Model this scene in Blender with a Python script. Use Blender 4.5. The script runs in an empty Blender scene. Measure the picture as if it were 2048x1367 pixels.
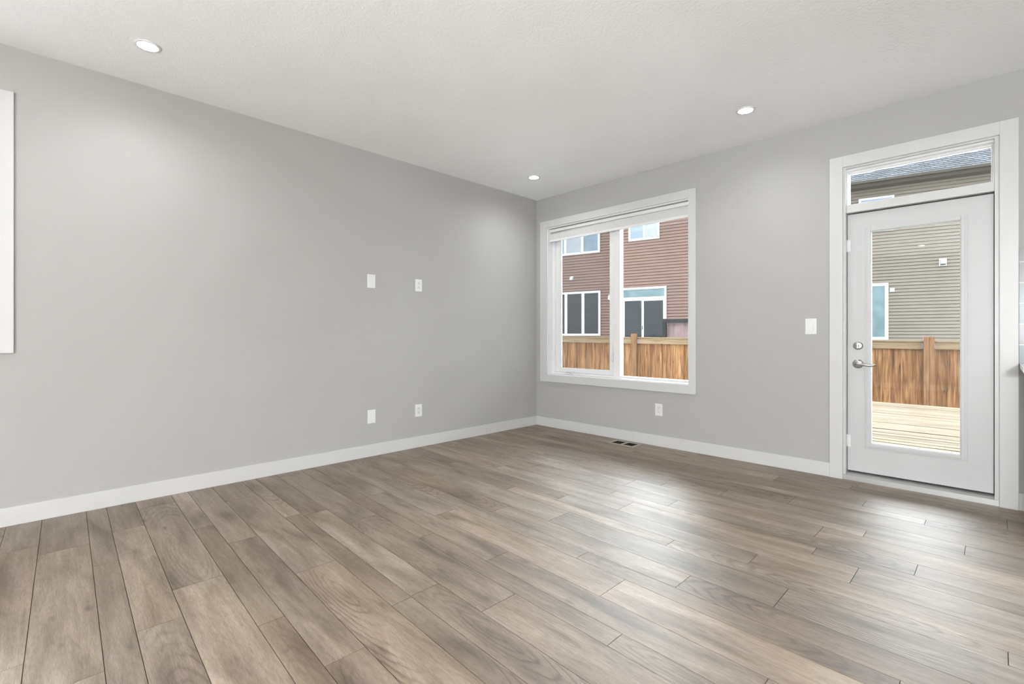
import bpy, bmesh, math, random
from mathutils import Vector, Matrix

scene = bpy.context.scene
COL = scene.collection
random.seed(7)
R = math.radians

# ------------------------------------------------------------------ camera
cam_data = bpy.data.cameras.new('camera')
cam_data.sensor_width = 36.0
cam_data.lens = 958.9 / 2048 * 36.0
cam_data.shift_y = -12.2 / 2048
cam_data.clip_start = 0.05
cam_data.clip_end = 300
cam = bpy.data.objects.new('camera', cam_data)
cam.location = (3.968, -4.347, 1.083)
cam.rotation_euler = (R(90), 0, R(45.318))
COL.objects.link(cam)
scene.camera = cam

# ------------------------------------------------------------------ view and sky
vs = scene.view_settings
vs.view_transform = 'Standard'
vs.look = 'None'
vs.exposure = 0.87
vs.gamma = 1.0
vs.use_curve_mapping = False
scene.cycles.use_denoising = True
scene.cycles.max_bounces = 12
scene.cycles.diffuse_bounces = 8
scene.cycles.glossy_bounces = 4
scene.cycles.transparent_max_bounces = 12
scene.cycles.sample_clamp_indirect = 8.0

SKY = 4.1            # overcast sky
GLOW = 11.0           # added bright patch of sky low behind the houses, for glare on the floor
world = bpy.data.worlds.new('overcast_sky')
scene.world = world
world.use_nodes = True
wn = world.node_tree.nodes
wl = world.node_tree.links
bg = wn['Background']
bg.inputs['Color'].default_value = (0.95, 0.98, 1.0, 1)
bg.inputs['Strength'].default_value = 1.0
_tc = wn.new('ShaderNodeTexCoord')
_dot = wn.new('ShaderNodeVectorMath')
_dot.operation = 'DOT_PRODUCT'
_az, _el = R(140), R(27)
_dot.inputs[1].default_value = (math.cos(_az) * math.cos(_el), math.sin(_az) * math.cos(_el), math.sin(_el))
wl.new(_tc.outputs['Generated'], _dot.inputs[0])
_mr = wn.new('ShaderNodeMapRange')
_mr.interpolation_type = 'SMOOTHSTEP'
_mr.inputs['From Min'].default_value = math.cos(R(52))
_mr.inputs['From Max'].default_value = 1.0
_mr.inputs['To Min'].default_value = SKY
_mr.inputs['To Max'].default_value = SKY + GLOW
wl.new(_dot.outputs['Value'], _mr.inputs['Value'])
_sc = wn.new('ShaderNodeVectorMath')
_sc.operation = 'SCALE'
_sc.inputs[0].default_value = (0.93, 0.98, 1.03)
# an overcast sky is brighter towards the zenith
_sep = wn.new('ShaderNodeSeparateXYZ')
wl.new(_tc.outputs['Generated'], _sep.inputs[0])
_zen = wn.new('ShaderNodeMath')
_zen.operation = 'MULTIPLY_ADD'
_zen.inputs[1].default_value = 1.5 * SKY
_zen.inputs[2].default_value = -0.25 * SKY
wl.new(_sep.outputs['Z'], _zen.inputs[0])
_add = wn.new('ShaderNodeMath')
_add.operation = 'ADD'
wl.new(_zen.outputs[0], _add.inputs[0])
wl.new(_mr.outputs['Result'], _add.inputs[1])
wl.new(_add.outputs[0], _sc.inputs['Scale'])
wl.new(_sc.outputs['Vector'], bg.inputs['Color'])

POT_W = 3.6        # each recessed downlight, watts
PENDANT_W = 36.0    # each kitchen pendant, watts
WARM = (0.975, 0.99, 1.0)


# ------------------------------------------------------------------ helpers
class MB:
    """collects shapes into one mesh"""

    def __init__(self):
        self.bm = bmesh.new()

    def _mark(self, geom_faces, mat):
        for f in geom_faces:
            f.material_index = mat

    def box(self, x0, x1, y0, y1, z0, z1, bevel=0.0, mat=0, seg=2):
        bm = self.bm
        n0 = len(bm.faces)
        r = bmesh.ops.create_cube(bm, size=1.0)
        vs_ = r['verts']
        for v in vs_:
            v.co = Vector((x0 + (v.co.x + .5) * (x1 - x0), y0 + (v.co.y + .5) * (y1 - y0), z0 + (v.co.z + .5) * (z1 - z0)))
        fs = list({f for v in vs_ for f in v.link_faces})
        self._mark(fs, mat)
        if bevel > 0:
            es = list({e for v in vs_ for e in v.link_edges})
            rb = bmesh.ops.bevel(bm, geom=es, offset=bevel, segments=seg, affect='EDGES', profile=0.7)
            self._mark(rb['faces'], mat)
        return self

    def poly(self, pts, mat=0):
        vs_ = [self.bm.verts.new(p) for p in pts]
        f = self.bm.faces.new(vs_)
        f.material_index = mat
        return f

    def prism(self, pts, vec, mat=0):
        """closed polygon pts swept along vec"""
        bm = self.bm
        a = [bm.verts.new(p) for p in pts]
        b = [bm.verts.new(Vector(p) + Vector(vec)) for p in pts]
        n = len(pts)
        fs = [bm.faces.new(a), bm.faces.new(list(reversed(b)))]
        for i in range(n):
            fs.append(bm.faces.new((a[i], b[i], b[(i + 1) % n], a[(i + 1) % n])))
        self._mark(fs, mat)
        bmesh.ops.recalc_face_normals(bm, faces=fs)
        return self

    def lathe(self, prof, origin, axis='z', seg=32, mat=0, cap=True):
        """prof: list of (radius, height) along axis from origin"""
        bm = self.bm
        ax = {'x': Matrix.Rotation(R(90), 3, 'Y'), 'y': Matrix.Rotation(R(-90), 3, 'X'), 'z': Matrix.Identity(3),
              '-z': Matrix.Rotation(R(180), 3, 'X'), '-y': Matrix.Rotation(R(90), 3, 'X')}[axis]
        o = Vector(origin)
        rings = []
        for r_, h in prof:
            if r_ < 1e-6:
                rings.append([bm.verts.new(o + ax @ Vector((0, 0, h)))])
            else:
                rings.append([bm.verts.new(o + ax @ Vector((r_ * math.cos(2 * math.pi * k / seg), r_ * math.sin(2 * math.pi * k / seg), h))) for k in range(seg)])
        fs = []
        for a, b in zip(rings[:-1], rings[1:]):
            for k in range(seg):
                k2 = (k + 1) % seg
                if len(a) == 1 and len(b) == 1:
                    continue
                if len(a) == 1:
                    fs.append(bm.faces.new((a[0], b[k], b[k2])))
                elif len(b) == 1:
                    fs.append(bm.faces.new((a[k], a[k2], b[0])))
                else:
                    fs.append(bm.faces.new((a[k], a[k2], b[k2], b[k])))
        if cap:
            for rg, rev in ((rings[0], True), (rings[-1], False)):
                if len(rg) > 2:
                    fs.append(bm.faces.new(list(reversed(rg)) if rev else rg))
        for f in fs:
            f.material_index = mat
            f.smooth = True
        bmesh.ops.recalc_face_normals(bm, faces=fs)
        return self

    def tube(self, pts, rad, seg=12, mat=0):
        bm = self.bm
        pts = [Vector(p) for p in pts]
        if not isinstance(rad, (list, tuple)):
            rad = [rad] * len(pts)
        rings = []
        for i, p in enumerate(pts):
            d = (pts[min(i + 1, len(pts) - 1)] - pts[max(i - 1, 0)]).normalized()
            up = Vector((0, 0, 1)) if abs(d.z) < 0.9 else Vector((1, 0, 0))
            a = d.cross(up).normalized()
            b = a.cross(d).normalized()
            rings.append([bm.verts.new(p + (a * math.cos(2 * math.pi * k / seg) + b * math.sin(2 * math.pi * k / seg)) * rad[i]) for k in range(seg)])
        fs = []
        for a, b in zip(rings[:-1], rings[1:]):
            for k in range(seg):
                fs.append(bm.faces.new((a[k], a[(k + 1) % seg], b[(k + 1) % seg], b[k])))
        fs.append(bm.faces.new(rings[0]))
        fs.append(bm.faces.new(list(reversed(rings[-1]))))
        for f in fs:
            f.smooth = True
            f.material_index = mat
        bmesh.ops.recalc_face_normals(bm, faces=fs)
        return self

    def frame(self, x0, x1, z0, z1, w, y0, y1, mat=0, bevel=0.0):
        """rectangular frame in the xz plane; w = (left, right, bottom, top) member widths"""
        if not isinstance(w, (tuple, list)):
            w = (w, w, w, w)
        l, r, b, t = w
        self.box(x0, x0 + l, y0, y1, z0, z1, bevel, mat)
        self.box(x1 - r, x1, y0, y1, z0, z1, bevel, mat)
        self.box(x0 + l, x1 - r, y0, y1, z0, z0 + b, bevel, mat)
        self.box(x0 + l, x1 - r, y0, y1, z1 - t, z1, bevel, mat)
        return self

    def build(self, name, mats, parent=None):
        me = bpy.data.meshes.new(name)
        self.bm.normal_update()
        self.bm.to_mesh(me)
        self.bm.free()
        o = bpy.data.objects.new(name, me)
        for m in (mats if isinstance(mats, (list, tuple)) else [mats]):
            me.materials.append(m)
        COL.objects.link(o)
        if parent is not None:
            o.parent = parent
        return o


def tag(o, label=None, cat=None, group=None, kind=None):
    if label:
        o['label'] = label
    if cat:
        o['category'] = cat
    if group:
        o['group'] = group
    if kind:
        o['kind'] = kind
    return o


def thing(name, label, cat, loc=(0, 0, 0), rotz=0.0, group=None, kind=None):
    o = bpy.data.objects.new(name, None)
    o.empty_display_size = 0.1
    COL.objects.link(o)
    o.location = loc
    o.rotation_euler = (0, 0, rotz)
    return tag(o, label, cat, group, kind)


def dup(root, loc, rotz, label, group=None):
    r = root.copy()
    COL.objects.link(r)
    r.location = loc
    r.rotation_euler = (0, 0, rotz)
    r['label'] = label
    if group:
        r['group'] = group
    for ch in list(root.children):
        c = ch.copy()
        COL.objects.link(c)
        c.parent = r
        for g in list(ch.children):
            d = g.copy()
            COL.objects.link(d)
            d.parent = c
    return r


# ------------------------------------------------------------------ materials
def new_mat(name):
    m = bpy.data.materials.new(name)
    m.use_nodes = True
    nt = m.node_tree
    return m, nt, nt.nodes, nt.links, nt.nodes['Principled BSDF']


def N(nt, typ, **kw):
    n = nt.nodes.new(typ)
    for k, v in kw.items():
        setattr(n, k, v)
    return n


def ramp(nt, fac, stops):
    r = nt.nodes.new('ShaderNodeValToRGB')
    while len(r.color_ramp.elements) < len(stops):
        r.color_ramp.elements.new(0.5)
    for e, (p, c) in zip(r.color_ramp.elements, stops):
        e.position = p
        e.color = (c[0], c[1], c[2], 1) if isinstance(c, (tuple, list)) else (c, c, c, 1)
    nt.links.new(fac, r.inputs['Fac'])
    return r.outputs['Color']


def mixc(nt, fac, a, b, mode='MIX'):
    m = nt.nodes.new('ShaderNodeMix')
    m.data_type = 'RGBA'
    m.blend_type = mode
    for i, v in ((0, fac), (6, a), (7, b)):
        if hasattr(v, 'is_output') or isinstance(v, bpy.types.NodeSocket):
            nt.links.new(v, m.inputs[i])
        elif i == 0:
            m.inputs[0].default_value = v
        else:
            m.inputs[i].default_value = (v[0], v[1], v[2], 1)
    return m.outputs[2]


def plain(name, col, rough=0.5, metal=0.0, var=0.03, scale=6.0, bump=0.0, bscale=200.0, spec=0.5):
    """painted / plain surface with a faint procedural mottling"""
    m, nt, ns, ls, p = new_mat(name)
    tc = N(nt, 'ShaderNodeTexCoord')
    no = N(nt, 'ShaderNodeTexNoise')
    no.inputs['Scale'].default_value = scale
    no.inputs['Detail'].default_value = 4
    ls.new(tc.outputs['Object'], no.inputs['Vector'])
    lo = [c * (1 - var) for c in col]
    hi = [min(1, c * (1 + var)) for c in col]
    ls.new(ramp(nt, no.outputs['Fac'], [(0.3, lo), (0.7, hi)]), p.inputs['Base Color'])
    p.inputs['Roughness'].default_value = rough
    p.inputs['Metallic'].default_value = metal
    p.inputs['Specular IOR Level'].default_value = spec
    if bump > 0:
        nb = N(nt, 'ShaderNodeTexNoise')
        nb.inputs['Scale'].default_value = bscale
        nb.inputs['Detail'].default_value = 3
        ls.new(tc.outputs['Object'], nb.inputs['Vector'])
        bp = N(nt, 'ShaderNodeBump')
        bp.inputs['Strength'].default_value = bump
        bp.inputs['Distance'].default_value = 0.002
        ls.new(nb.outputs['Fac'], bp.inputs['Height'])
        ls.new(bp.outputs['Normal'], p.inputs['Normal'])
    return m


def glass_mat(name, tint=(0.97, 0.985, 0.98)):
    m, nt, ns, ls, p = new_mat(name)
    ns.remove(p)
    out = ns['Material Output']
    tr = N(nt, 'ShaderNodeBsdfTransparent')
    tr.inputs['Color'].default_value = (*tint, 1)
    gl = N(nt, 'ShaderNodeBsdfGlossy')
    gl.inputs['Roughness'].default_value = 0.02
    fr = N(nt, 'ShaderNodeFresnel')
    fr.inputs['IOR'].default_value = 1.45
    mx = N(nt, 'ShaderNodeMixShader')
    ls.new(fr.outputs['Fac'], mx.inputs[0])
    ls.new(tr.outputs[0], mx.inputs[1])
    ls.new(gl.outputs[0], mx.inputs[2])
    ls.new(mx.outputs[0], out.inputs['Surface'])
    return m


def emit_mat(name, col, strength):
    m, nt, ns, ls, p = new_mat(name)
    p.inputs['Base Color'].default_value = (0.9, 0.9, 0.9, 1)
    p.inputs['Emission Color'].default_value = (*col, 1)
    p.inputs['Emission Strength'].default_value = strength
    return m


def floor_mat():
    """grey-brown oak look vinyl; UV is metres along / across the plank, 'plank' is random per plank"""
    m, nt, ns, ls, p = new_mat('oak_vinyl')
    uv = N(nt, 'ShaderNodeUVMap')
    uv.uv_map = 'UVMap'
    at = N(nt, 'ShaderNodeAttribute', attribute_name='plank')
    sep = N(nt, 'ShaderNodeSeparateColor')
    ls.new(at.outputs['Color'], sep.inputs[0])

    def scaled(sx, sy):
        mp = N(nt, 'ShaderNodeMapping')
        mp.inputs['Scale'].default_value = (sx, sy, 1)
        ls.new(uv.outputs['UV'], mp.inputs['Vector'])
        return mp.outputs['Vector']

    def noise(vec, detail, rough=0.55, dist=0.0):
        n = N(nt, 'ShaderNodeTexNoise')
        n.inputs['Scale'].default_value = 1.0
        n.inputs['Detail'].default_value = detail
        n.inputs['Roughness'].default_value = rough
        n.inputs['Distortion'].default_value = dist
        ls.new(vec, n.inputs['Vector'])
        return n.outputs['Fac']
    broad = noise(scaled(1.7, 9.0), 4, 0.55, 0.6)
    base = ramp(nt, broad, [(0.30, (0.108, 0.078, 0.055)), (0.46, (0.192, 0.148, 0.111)), (0.66, (0.276, 0.224, 0.178))])
    # long streaks
    streak = noise(scaled(2.2, 55.0), 5, 0.6, 0.3)
    c1 = mixc(nt, 0.55, base, ramp(nt, streak, [(0.32, (0.72, 0.69, 0.66)), (0.62, (1.06, 1.05, 1.04))]), 'MULTIPLY')
    # fine pores
    pore = noise(scaled(26.0, 300.0), 4, 0.65)
    c2 = mixc(nt, 0.5, c1, ramp(nt, pore, [(0.38, (0.58, 0.55, 0.52)), (0.56, (1.14, 1.14, 1.14))]), 'MULTIPLY')
    # short flecks and mineral streaks
    fleck = noise(scaled(9.0, 75.0), 5, 0.7, 0.8)
    c2 = mixc(nt, 0.75, c2, ramp(nt, fleck, [(0.34, (0.70, 0.68, 0.66)), (0.50, (1.0, 1.0, 1.0)), (0.68, (1.16, 1.15, 1.14))]), 'MULTIPLY')
    # cathedral figure on some planks: nested arches round a centre on the plank's middle line
    uv2 = N(nt, 'ShaderNodeUVMap')
    uv2.uv_map = 'Figure'
    mpf = N(nt, 'ShaderNodeMapping')
    mpf.inputs['Scale'].default_value = (1.6, 9.5, 1)
    ls.new(uv2.outputs['UV'], mpf.inputs['Vector'])
    wv = N(nt, 'ShaderNodeTexWave')
    wv.wave_type = 'RINGS'
    wv.rings_direction = 'SPHERICAL'
    wv.inputs['Scale'].default_value = 2.3
    wv.inputs['Distortion'].default_value = 4.0
    wv.inputs['Detail'].default_value = 3.0
    wv.inputs['Detail Scale'].default_value = 1.6
    ls.new(mpf.outputs[0], wv.inputs['Vector'])
    fig = ramp(nt, wv.outputs['Fac'], [(0.0, (0.50, 0.46, 0.43)), (0.28, (0.90, 0.885, 0.87)), (0.6, (1.0, 1.0, 1.0))])
    gate = ramp(nt, sep.outputs[1], [(0.64, 0.0), (0.72, 0.9)])
    patch = ramp(nt, noise(scaled(1.1, 4.0), 2), [(0.42, 0.0), (0.58, 1.0)])
    gm = N(nt, 'ShaderNodeMath', operation='MULTIPLY')
    ls.new(gate, gm.inputs[0])
    ls.new(patch, gm.inputs[1])
    c3 = mixc(nt, gm.outputs[0], c2, mixc(nt, 1.0, c2, fig, 'MULTIPLY'))
    # knots
    vo = N(nt, 'ShaderNodeTexVoronoi')
    vo.inputs['Scale'].default_value = 1.0
    ls.new(scaled(2.6, 6.5), vo.inputs['Vector'])
    kn = ramp(nt, vo.outputs['Distance'], [(0.03, 0.75), (0.11, 0.0)])
    c4 = mixc(nt, kn, c3, (0.07, 0.052, 0.042))
    # plank tone
    tone = ramp(nt, sep.outputs[0], [(0.0, (0.80, 0.775, 0.75)), (0.5, (1.0, 0.995, 0.985)), (1.0, (1.22, 1.22, 1.21))])
    c5 = mixc(nt, 1.0, c4, tone, 'MULTIPLY')
    hue = ramp(nt, sep.outputs[2], [(0.0, (1.03, 0.985, 0.94)), (0.5, (1, 1, 1)), (1.0, (0.97, 0.99, 1.02))])
    c6 = mixc(nt, 1.0, c5, hue, 'MULTIPLY')
    ls.new(c6, p.inputs['Base Color'])
    ls.new(ramp(nt, streak, [(0.3, 0.50), (0.7, 0.46)]), p.inputs['Roughness'])
    p.inputs['Specular IOR Level'].default_value = 1.0
    bp = N(nt, 'ShaderNodeBump')
    bp.inputs['Strength'].default_value = 0.06
    bp.inputs['Distance'].default_value = 0.001
    ls.new(pore, bp.inputs['Height'])
    ls.new(bp.outputs['Normal'], p.inputs['Normal'])
    return m


def wood_mat(name, dark, mid, light, along='z', rough=0.7, cell=0.14, grain=40.0, knots=True):
    """weathered softwood boards; tone steps from board to board"""
    m, nt, ns, ls, p = new_mat(name)
    tc = N(nt, 'ShaderNodeTexCoord')
    sx = N(nt, 'ShaderNodeSeparateXYZ')
    ls.new(tc.outputs['Object'], sx.inputs[0])
    ac = {'z': 'X', 'x': 'Y'}[along]
    dv = N(nt, 'ShaderNodeMath', operation='DIVIDE')
    ls.new(sx.outputs[ac], dv.inputs[0])
    dv.inputs[1].default_value = cell
    fl = N(nt, 'ShaderNodeMath', operation='FLOOR')
    ls.new(dv.outputs[0], fl.inputs[0])
    wn_ = N(nt, 'ShaderNodeTexWhiteNoise', noise_dimensions='1D')
    ls.new(fl.outputs[0], wn_.inputs['W'])
    # offset along the grain per board
    cb = N(nt, 'ShaderNodeCombineXYZ')
    ml = N(nt, 'ShaderNodeMath', operation='MULTIPLY')
    ls.new(wn_.outputs['Value'], ml.inputs[0])
    ml.inputs[1].default_value = 37.0
    for k in 'XYZ':
        if k.lower() == along:
            ad = N(nt, 'ShaderNodeMath', operation='ADD')
            ls.new(sx.outputs[k], ad.inputs[0])
            ls.new(ml.outputs[0], ad.inputs[1])
            ls.new(ad.outputs[0], cb.inputs[k])
        else:
            ls.new(sx.outputs[k], cb.inputs[k])
    mp = N(nt, 'ShaderNodeMapping')
    mp.inputs['Scale'].default_value = (grain, grain, 2.2) if along == 'z' else (2.2, grain, grain)
    ls.new(cb.outputs[0], mp.inputs['Vector'])
    no = N(nt, 'ShaderNodeTexNoise')
    no.inputs['Scale'].default_value = 1.0
    no.inputs['Detail'].default_value = 5
    no.inputs['Distortion'].default_value = 0.6
    ls.new(mp.outputs[0], no.inputs['Vector'])
    c = ramp(nt, no.outputs['Fac'], [(0.3, dark), (0.5, mid), (0.7, light)])
    c = mixc(nt, 1.0, c, ramp(nt, wn_.outputs['Value'], [(0.0, (0.80, 0.78, 0.76)), (1.0, (1.15, 1.15, 1.15))]), 'MULTIPLY')
    if knots:
        m2 = N(nt, 'ShaderNodeMapping')
        m2.inputs['Scale'].default_value = (7, 7, 2.4) if along == 'z' else (2.4, 7, 7)
        ls.new(cb.outputs[0], m2.inputs['Vector'])
        vo = N(nt, 'ShaderNodeTexVoronoi')
        vo.inputs['Scale'].default_value = 1.0
        ls.new(m2.outputs[0], vo.inputs['Vector'])
        c = mixc(nt, ramp(nt, vo.outputs['Distance'], [(0.05, 0.8), (0.12, 0.0)]), c, [d * 0.55 for d in dark])
    ls.new(c, p.inputs['Base Color'])
    p.inputs['Roughness'].default_value = rough
    p.inputs['Specular IOR Level'].default_value = 0.1
    return m


def shingle_mat():
    m, nt, ns, ls, p = new_mat('asphalt_shingle')
    tc = N(nt, 'ShaderNodeTexCoord')
    br = N(nt, 'ShaderNodeTexBrick')
    br.inputs['Scale'].default_value = 1.0
    br.inputs['Brick Width'].default_value = 0.24
    br.inputs['Row Height'].default_value = 0.16
    br.inputs['Mortar Size'].default_value = 0.014
    br.inputs['Color1'].default_value = (0.022, 0.025, 0.030, 1)
    br.inputs['Color2'].default_value = (0.046, 0.050, 0.057, 1)
    br.inputs['Mortar'].default_value = (0.007, 0.008, 0.009, 1)
    ls.new(tc.outputs['UV'], br.inputs['Vector'])
    no = N(nt, 'ShaderNodeTexNoise')
    no.inputs['Scale'].default_value = 60
    ls.new(tc.outputs['Object'], no.inputs['Vector'])
    c = mixc(nt, 0.5, br.outputs['Color'], ramp(nt, no.outputs['Fac'], [(0.3, (0.7, 0.7, 0.7)), (0.7, (1.2, 1.2, 1.2))]), 'MULTIPLY')
    ls.new(c, p.inputs['Base Color'])
    p.inputs['Roughness'].default_value = 0.9
    p.inputs['Specular IOR Level'].default_value = 0.15
    return m


def tile_mat():
    m, nt, ns, ls, p = new_mat('glazed_tile')
    tc = N(nt, 'ShaderNodeTexCoord')
    mp = N(nt, 'ShaderNodeMapping')
    mp.inputs['Rotation'].default_value = (R(-90), 0, 0)
    ls.new(tc.outputs['Object'], mp.inputs['Vector'])
    br = N(nt, 'ShaderNodeTexBrick')
    br.inputs['Scale'].default_value = 1.0
    br.inputs['Brick Width'].default_value = 0.26
    br.inputs['Row Height'].default_value = 0.1285
    br.inputs['Mortar Size'].default_value = 0.0025
    br.inputs['Color1'].default_value = (0.29, 0.28, 0.262, 1)
    br.inputs['Color2'].default_value = (0.13, 0.165, 0.185, 1)
    br.inputs['Mortar'].default_value = (0.42, 0.42, 0.41, 1)
    ls.new(mp.outputs[0], br.inputs['Vector'])
    ls.new(br.outputs['Color'], p.inputs['Base Color'])
    p.inputs['Roughness'].default_value = 0.25
    return m


def screen_mat():
    m, nt, ns, ls, p = new_mat('insect_mesh')
    ns.remove(p)
    out = ns['Material Output']
    tr = N(nt, 'ShaderNodeBsdfTransparent')
    df = N(nt, 'ShaderNodeBsdfDiffuse')
    df.inputs['Color'].default_value = (0.12, 0.12, 0.13, 1)
    mx = N(nt, 'ShaderNodeMixShader')
    mx.inputs[0].default_value = 0.17
    ls.new(tr.outputs[0], mx.inputs[1])
    ls.new(df.outputs[0], mx.inputs[2])
    ls.new(mx.outputs[0], out.inputs['Surface'])
    return m


def pane_mat(name, col, rough=0.04, var=0.12, scale=1.5):
    return plain(name, col, rough=rough, var=var, scale=scale, spec=0.16)


M = {}
M['wall'] = plain('grey_wall_paint', (0.4018, 0.3973, 0.3861), 0.75, var=0.012, scale=2.0, bump=0.10, bscale=260, spec=0.3)
M['ceiling'] = plain('stippled_ceiling', (0.91, 0.92, 0.93), 0.9, var=0.01, scale=3.0, bump=1.0, bscale=75, spec=0.2)
M['trim'] = plain('white_trim_paint', (0.5672, 0.5672, 0.5628), 0.38, var=0.008)
M['door'] = plain('white_door_paint', (0.5192, 0.5235, 0.5235), 0.42, var=0.008)
M['vinyl'] = plain('white_vinyl', (0.7296, 0.7296, 0.7344), 0.35, var=0.006)
M['plate'] = plain('white_plastic', (0.7104, 0.7104, 0.7008), 0.35, var=0.006)
M['slot'] = plain('dark_slot', (0.05, 0.05, 0.05), 0.6)
M['screw'] = plain('white_screw', (0.62, 0.62, 0.60), 0.4)
M['fabric'] = plain('shade_fabric', (0.60, 0.595, 0.58), 0.85, var=0.03, scale=40)
M['nickel'] = plain('satin_nickel', (0.52, 0.51, 0.49), 0.32, metal=1.0, var=0.03)
M['alum'] = plain('mill_aluminium', (0.50, 0.50, 0.49), 0.42, metal=0.7, var=0.04)
M['rubber'] = plain('dark_gasket', (0.05, 0.05, 0.05), 0.8)
M['register'] = plain('brown_register_metal', (0.36, 0.33, 0.28), 0.5, metal=0.0)
M['dark'] = plain('dark_void', (0.018, 0.016, 0.014), 0.9)
M['gap'] = plain('plank_seam', (0.055, 0.046, 0.038), 0.9)
M['floor'] = floor_mat()
M['glass'] = glass_mat('clear_glass')
M['screen'] = screen_mat()
M['quartz'] = plain('white_quartz', (0.82, 0.82, 0.81), 0.2, var=0.02, scale=14)
M['cabinet'] = plain('cabinet_paint', (0.70, 0.70, 0.69), 0.4)
M['tile'] = tile_mat()
M['lens'] = emit_mat('lamp_lens', (1.0, 0.98, 0.95), 12.0)
M['globe'] = emit_mat('pendant_globe', (1.0, 0.93, 0.82), 4.0)
M['fence'] = wood_mat('cedar_fence', (0.0372, 0.0149, 0.0051), (0.0818, 0.0391, 0.0149), (0.1256, 0.0725, 0.0335), 'z', cell=0.14, grain=26)
M['rail'] = wood_mat('cedar_rail', (0.0670, 0.0444, 0.0234), (0.1013, 0.0737, 0.0444), (0.1189, 0.0912, 0.0594), 'x', cell=0.6, grain=30)
M['post'] = wood_mat('cedar_post', (0.0446, 0.0214, 0.0093), (0.0744, 0.0381, 0.0177), (0.0977, 0.0558, 0.0279), 'z', cell=0.6, grain=30, knots=False)
M['deck'] = wood_mat('pine_deck', (0.0352, 0.0251, 0.0117), (0.0686, 0.0552, 0.0352), (0.0879, 0.0753, 0.0552), 'x', cell=0.145, grain=30)
M['siding_rose'] = plain('rose_brown_siding', (0.0720, 0.0469, 0.0385), 0.6, var=0.05, scale=1.2, spec=0.1)
M['siding_beige'] = plain('beige_siding', (0.0695, 0.0603, 0.0494), 0.6, var=0.05, scale=1.2, spec=0.1)
M['fascia'] = plain('brown_fascia', (0.0218, 0.0189, 0.0151), 0.5, spec=0.1)
M['soffit'] = plain('brown_soffit', (0.0251, 0.0209, 0.0176), 0.6, spec=0.1)
M['shingle'] = shingle_mat()
M['pane_dark'] = pane_mat('dark_room_glass', (0.010, 0.0115, 0.0125))
M['pane_sky'] = pane_mat('sky_reflection_glass', (0.0763, 0.0977, 0.1228), var=0.05)  # pale blue base colour stands in for the reflected sky
M['pane_white'] = pane_mat('pale_reflection_glass', (0.1097, 0.1181, 0.1302), var=0.04)  # paler painted sky reflection for the upstairs panes
M['pane_teal'] = pane_mat('teal_glass', (0.048, 0.070, 0.075), var=0.25, scale=2.5)
M['pane_grey'] = pane_mat('grey_blue_glass', (0.0577, 0.0781, 0.0986), var=0.2, scale=3)  # greyer tone of the sky reflection painted on the upstairs panes
M['white_ext'] = plain('white_exterior_vinyl', (0.1975, 0.1975, 0.1975), 0.5)
M['bounce_ground'] = plain('pale_bounce_ground', (0.80, 0.80, 0.79), 0.95, var=0.2, scale=8)  # unseen ground, made pale to bounce daylight up to the ceiling
M['black'] = plain('black_metal', (0.006, 0.0065, 0.007), 0.6, spec=0.15)
M['curtain'] = plain('mauve_fabric', (0.20, 0.150, 0.150), 0.85, var=0.06, scale=4, spec=0.1)
M['galv'] = plain('galvanised_bracket', (0.085, 0.086, 0.09), 0.6, spec=0.2)

# ------------------------------------------------------------------ room shell
H = 2.74
X1, Y0 = 7.4, -8.2      # right wall, wall behind the viewer
T = 0.16                # outer wall thickness


def wall_grid(name, us, zs, holes, to3d, mat):
    """solid wall with rectangular holes. us/zs cut lines, holes = [(u0,u1,z0,z1)], to3d(u, depth 0..1, z)"""
    mb = MB()
    us = sorted(set(us))
    zs = sorted(set(zs))

    def solid(i, j):
        if i < 0 or j < 0 or i >= len(us) - 1 or j >= len(zs) - 1:
            return False
        u = (us[i] + us[i + 1]) / 2
        z = (zs[j] + zs[j + 1]) / 2
        return not any(h[0] < u < h[1] and h[2] < z < h[3] for h in holes)
    for i in range(len(us) - 1):
        for j in range(len(zs) - 1):
            if not solid(i, j):
                continue
            a, b, c, d = us[i], us[i + 1], zs[j], zs[j + 1]
            mb.poly([to3d(a, 0, c), to3d(b, 0, c), to3d(b, 0, d), to3d(a, 0, d)])
            mb.poly([to3d(a, 1, c), to3d(a, 1, d), to3d(b, 1, d), to3d(b, 1, c)])
            if not solid(i - 1, j):
                mb.poly([to3d(a, 0, c), to3d(a, 0, d), to3d(a, 1, d), to3d(a, 1, c)])
            if not solid(i + 1, j):
                mb.poly([to3d(b, 0, c), to3d(b, 1, c), to3d(b, 1, d), to3d(b, 0, d)])
            if not solid(i, j - 1):
                mb.poly([to3d(a, 0, c), to3d(a, 1, c), to3d(b, 1, c), to3d(b, 0, c)])
            if not solid(i, j + 1):
                mb.poly([to3d(a, 0, d), to3d(b, 0, d), to3d(b, 1, d), to3d(a, 1, d)])
    bmesh.ops.remove_doubles(mb.bm, verts=mb.bm.verts[:], dist=1e-5)
    bmesh.ops.recalc_face_normals(mb.bm, faces=mb.bm.faces[:])
    return tag(mb.build(name, mat), kind='structure')


WIN = (0.172, 1.940, 0.620, 2.375)       # clear opening of the window by the corner
DOOR = (3.147, 3.980, 0.0, 2.357)        # opening of door plus transom
SIDE = (-5.90, -4.515, 1.065, 2.395)     # opening of the side window (y0,y1,z0,z1)
REAR = (3.9, 7.1, 0.20, 2.52)            # added window behind the viewer, lets in fill daylight

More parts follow.
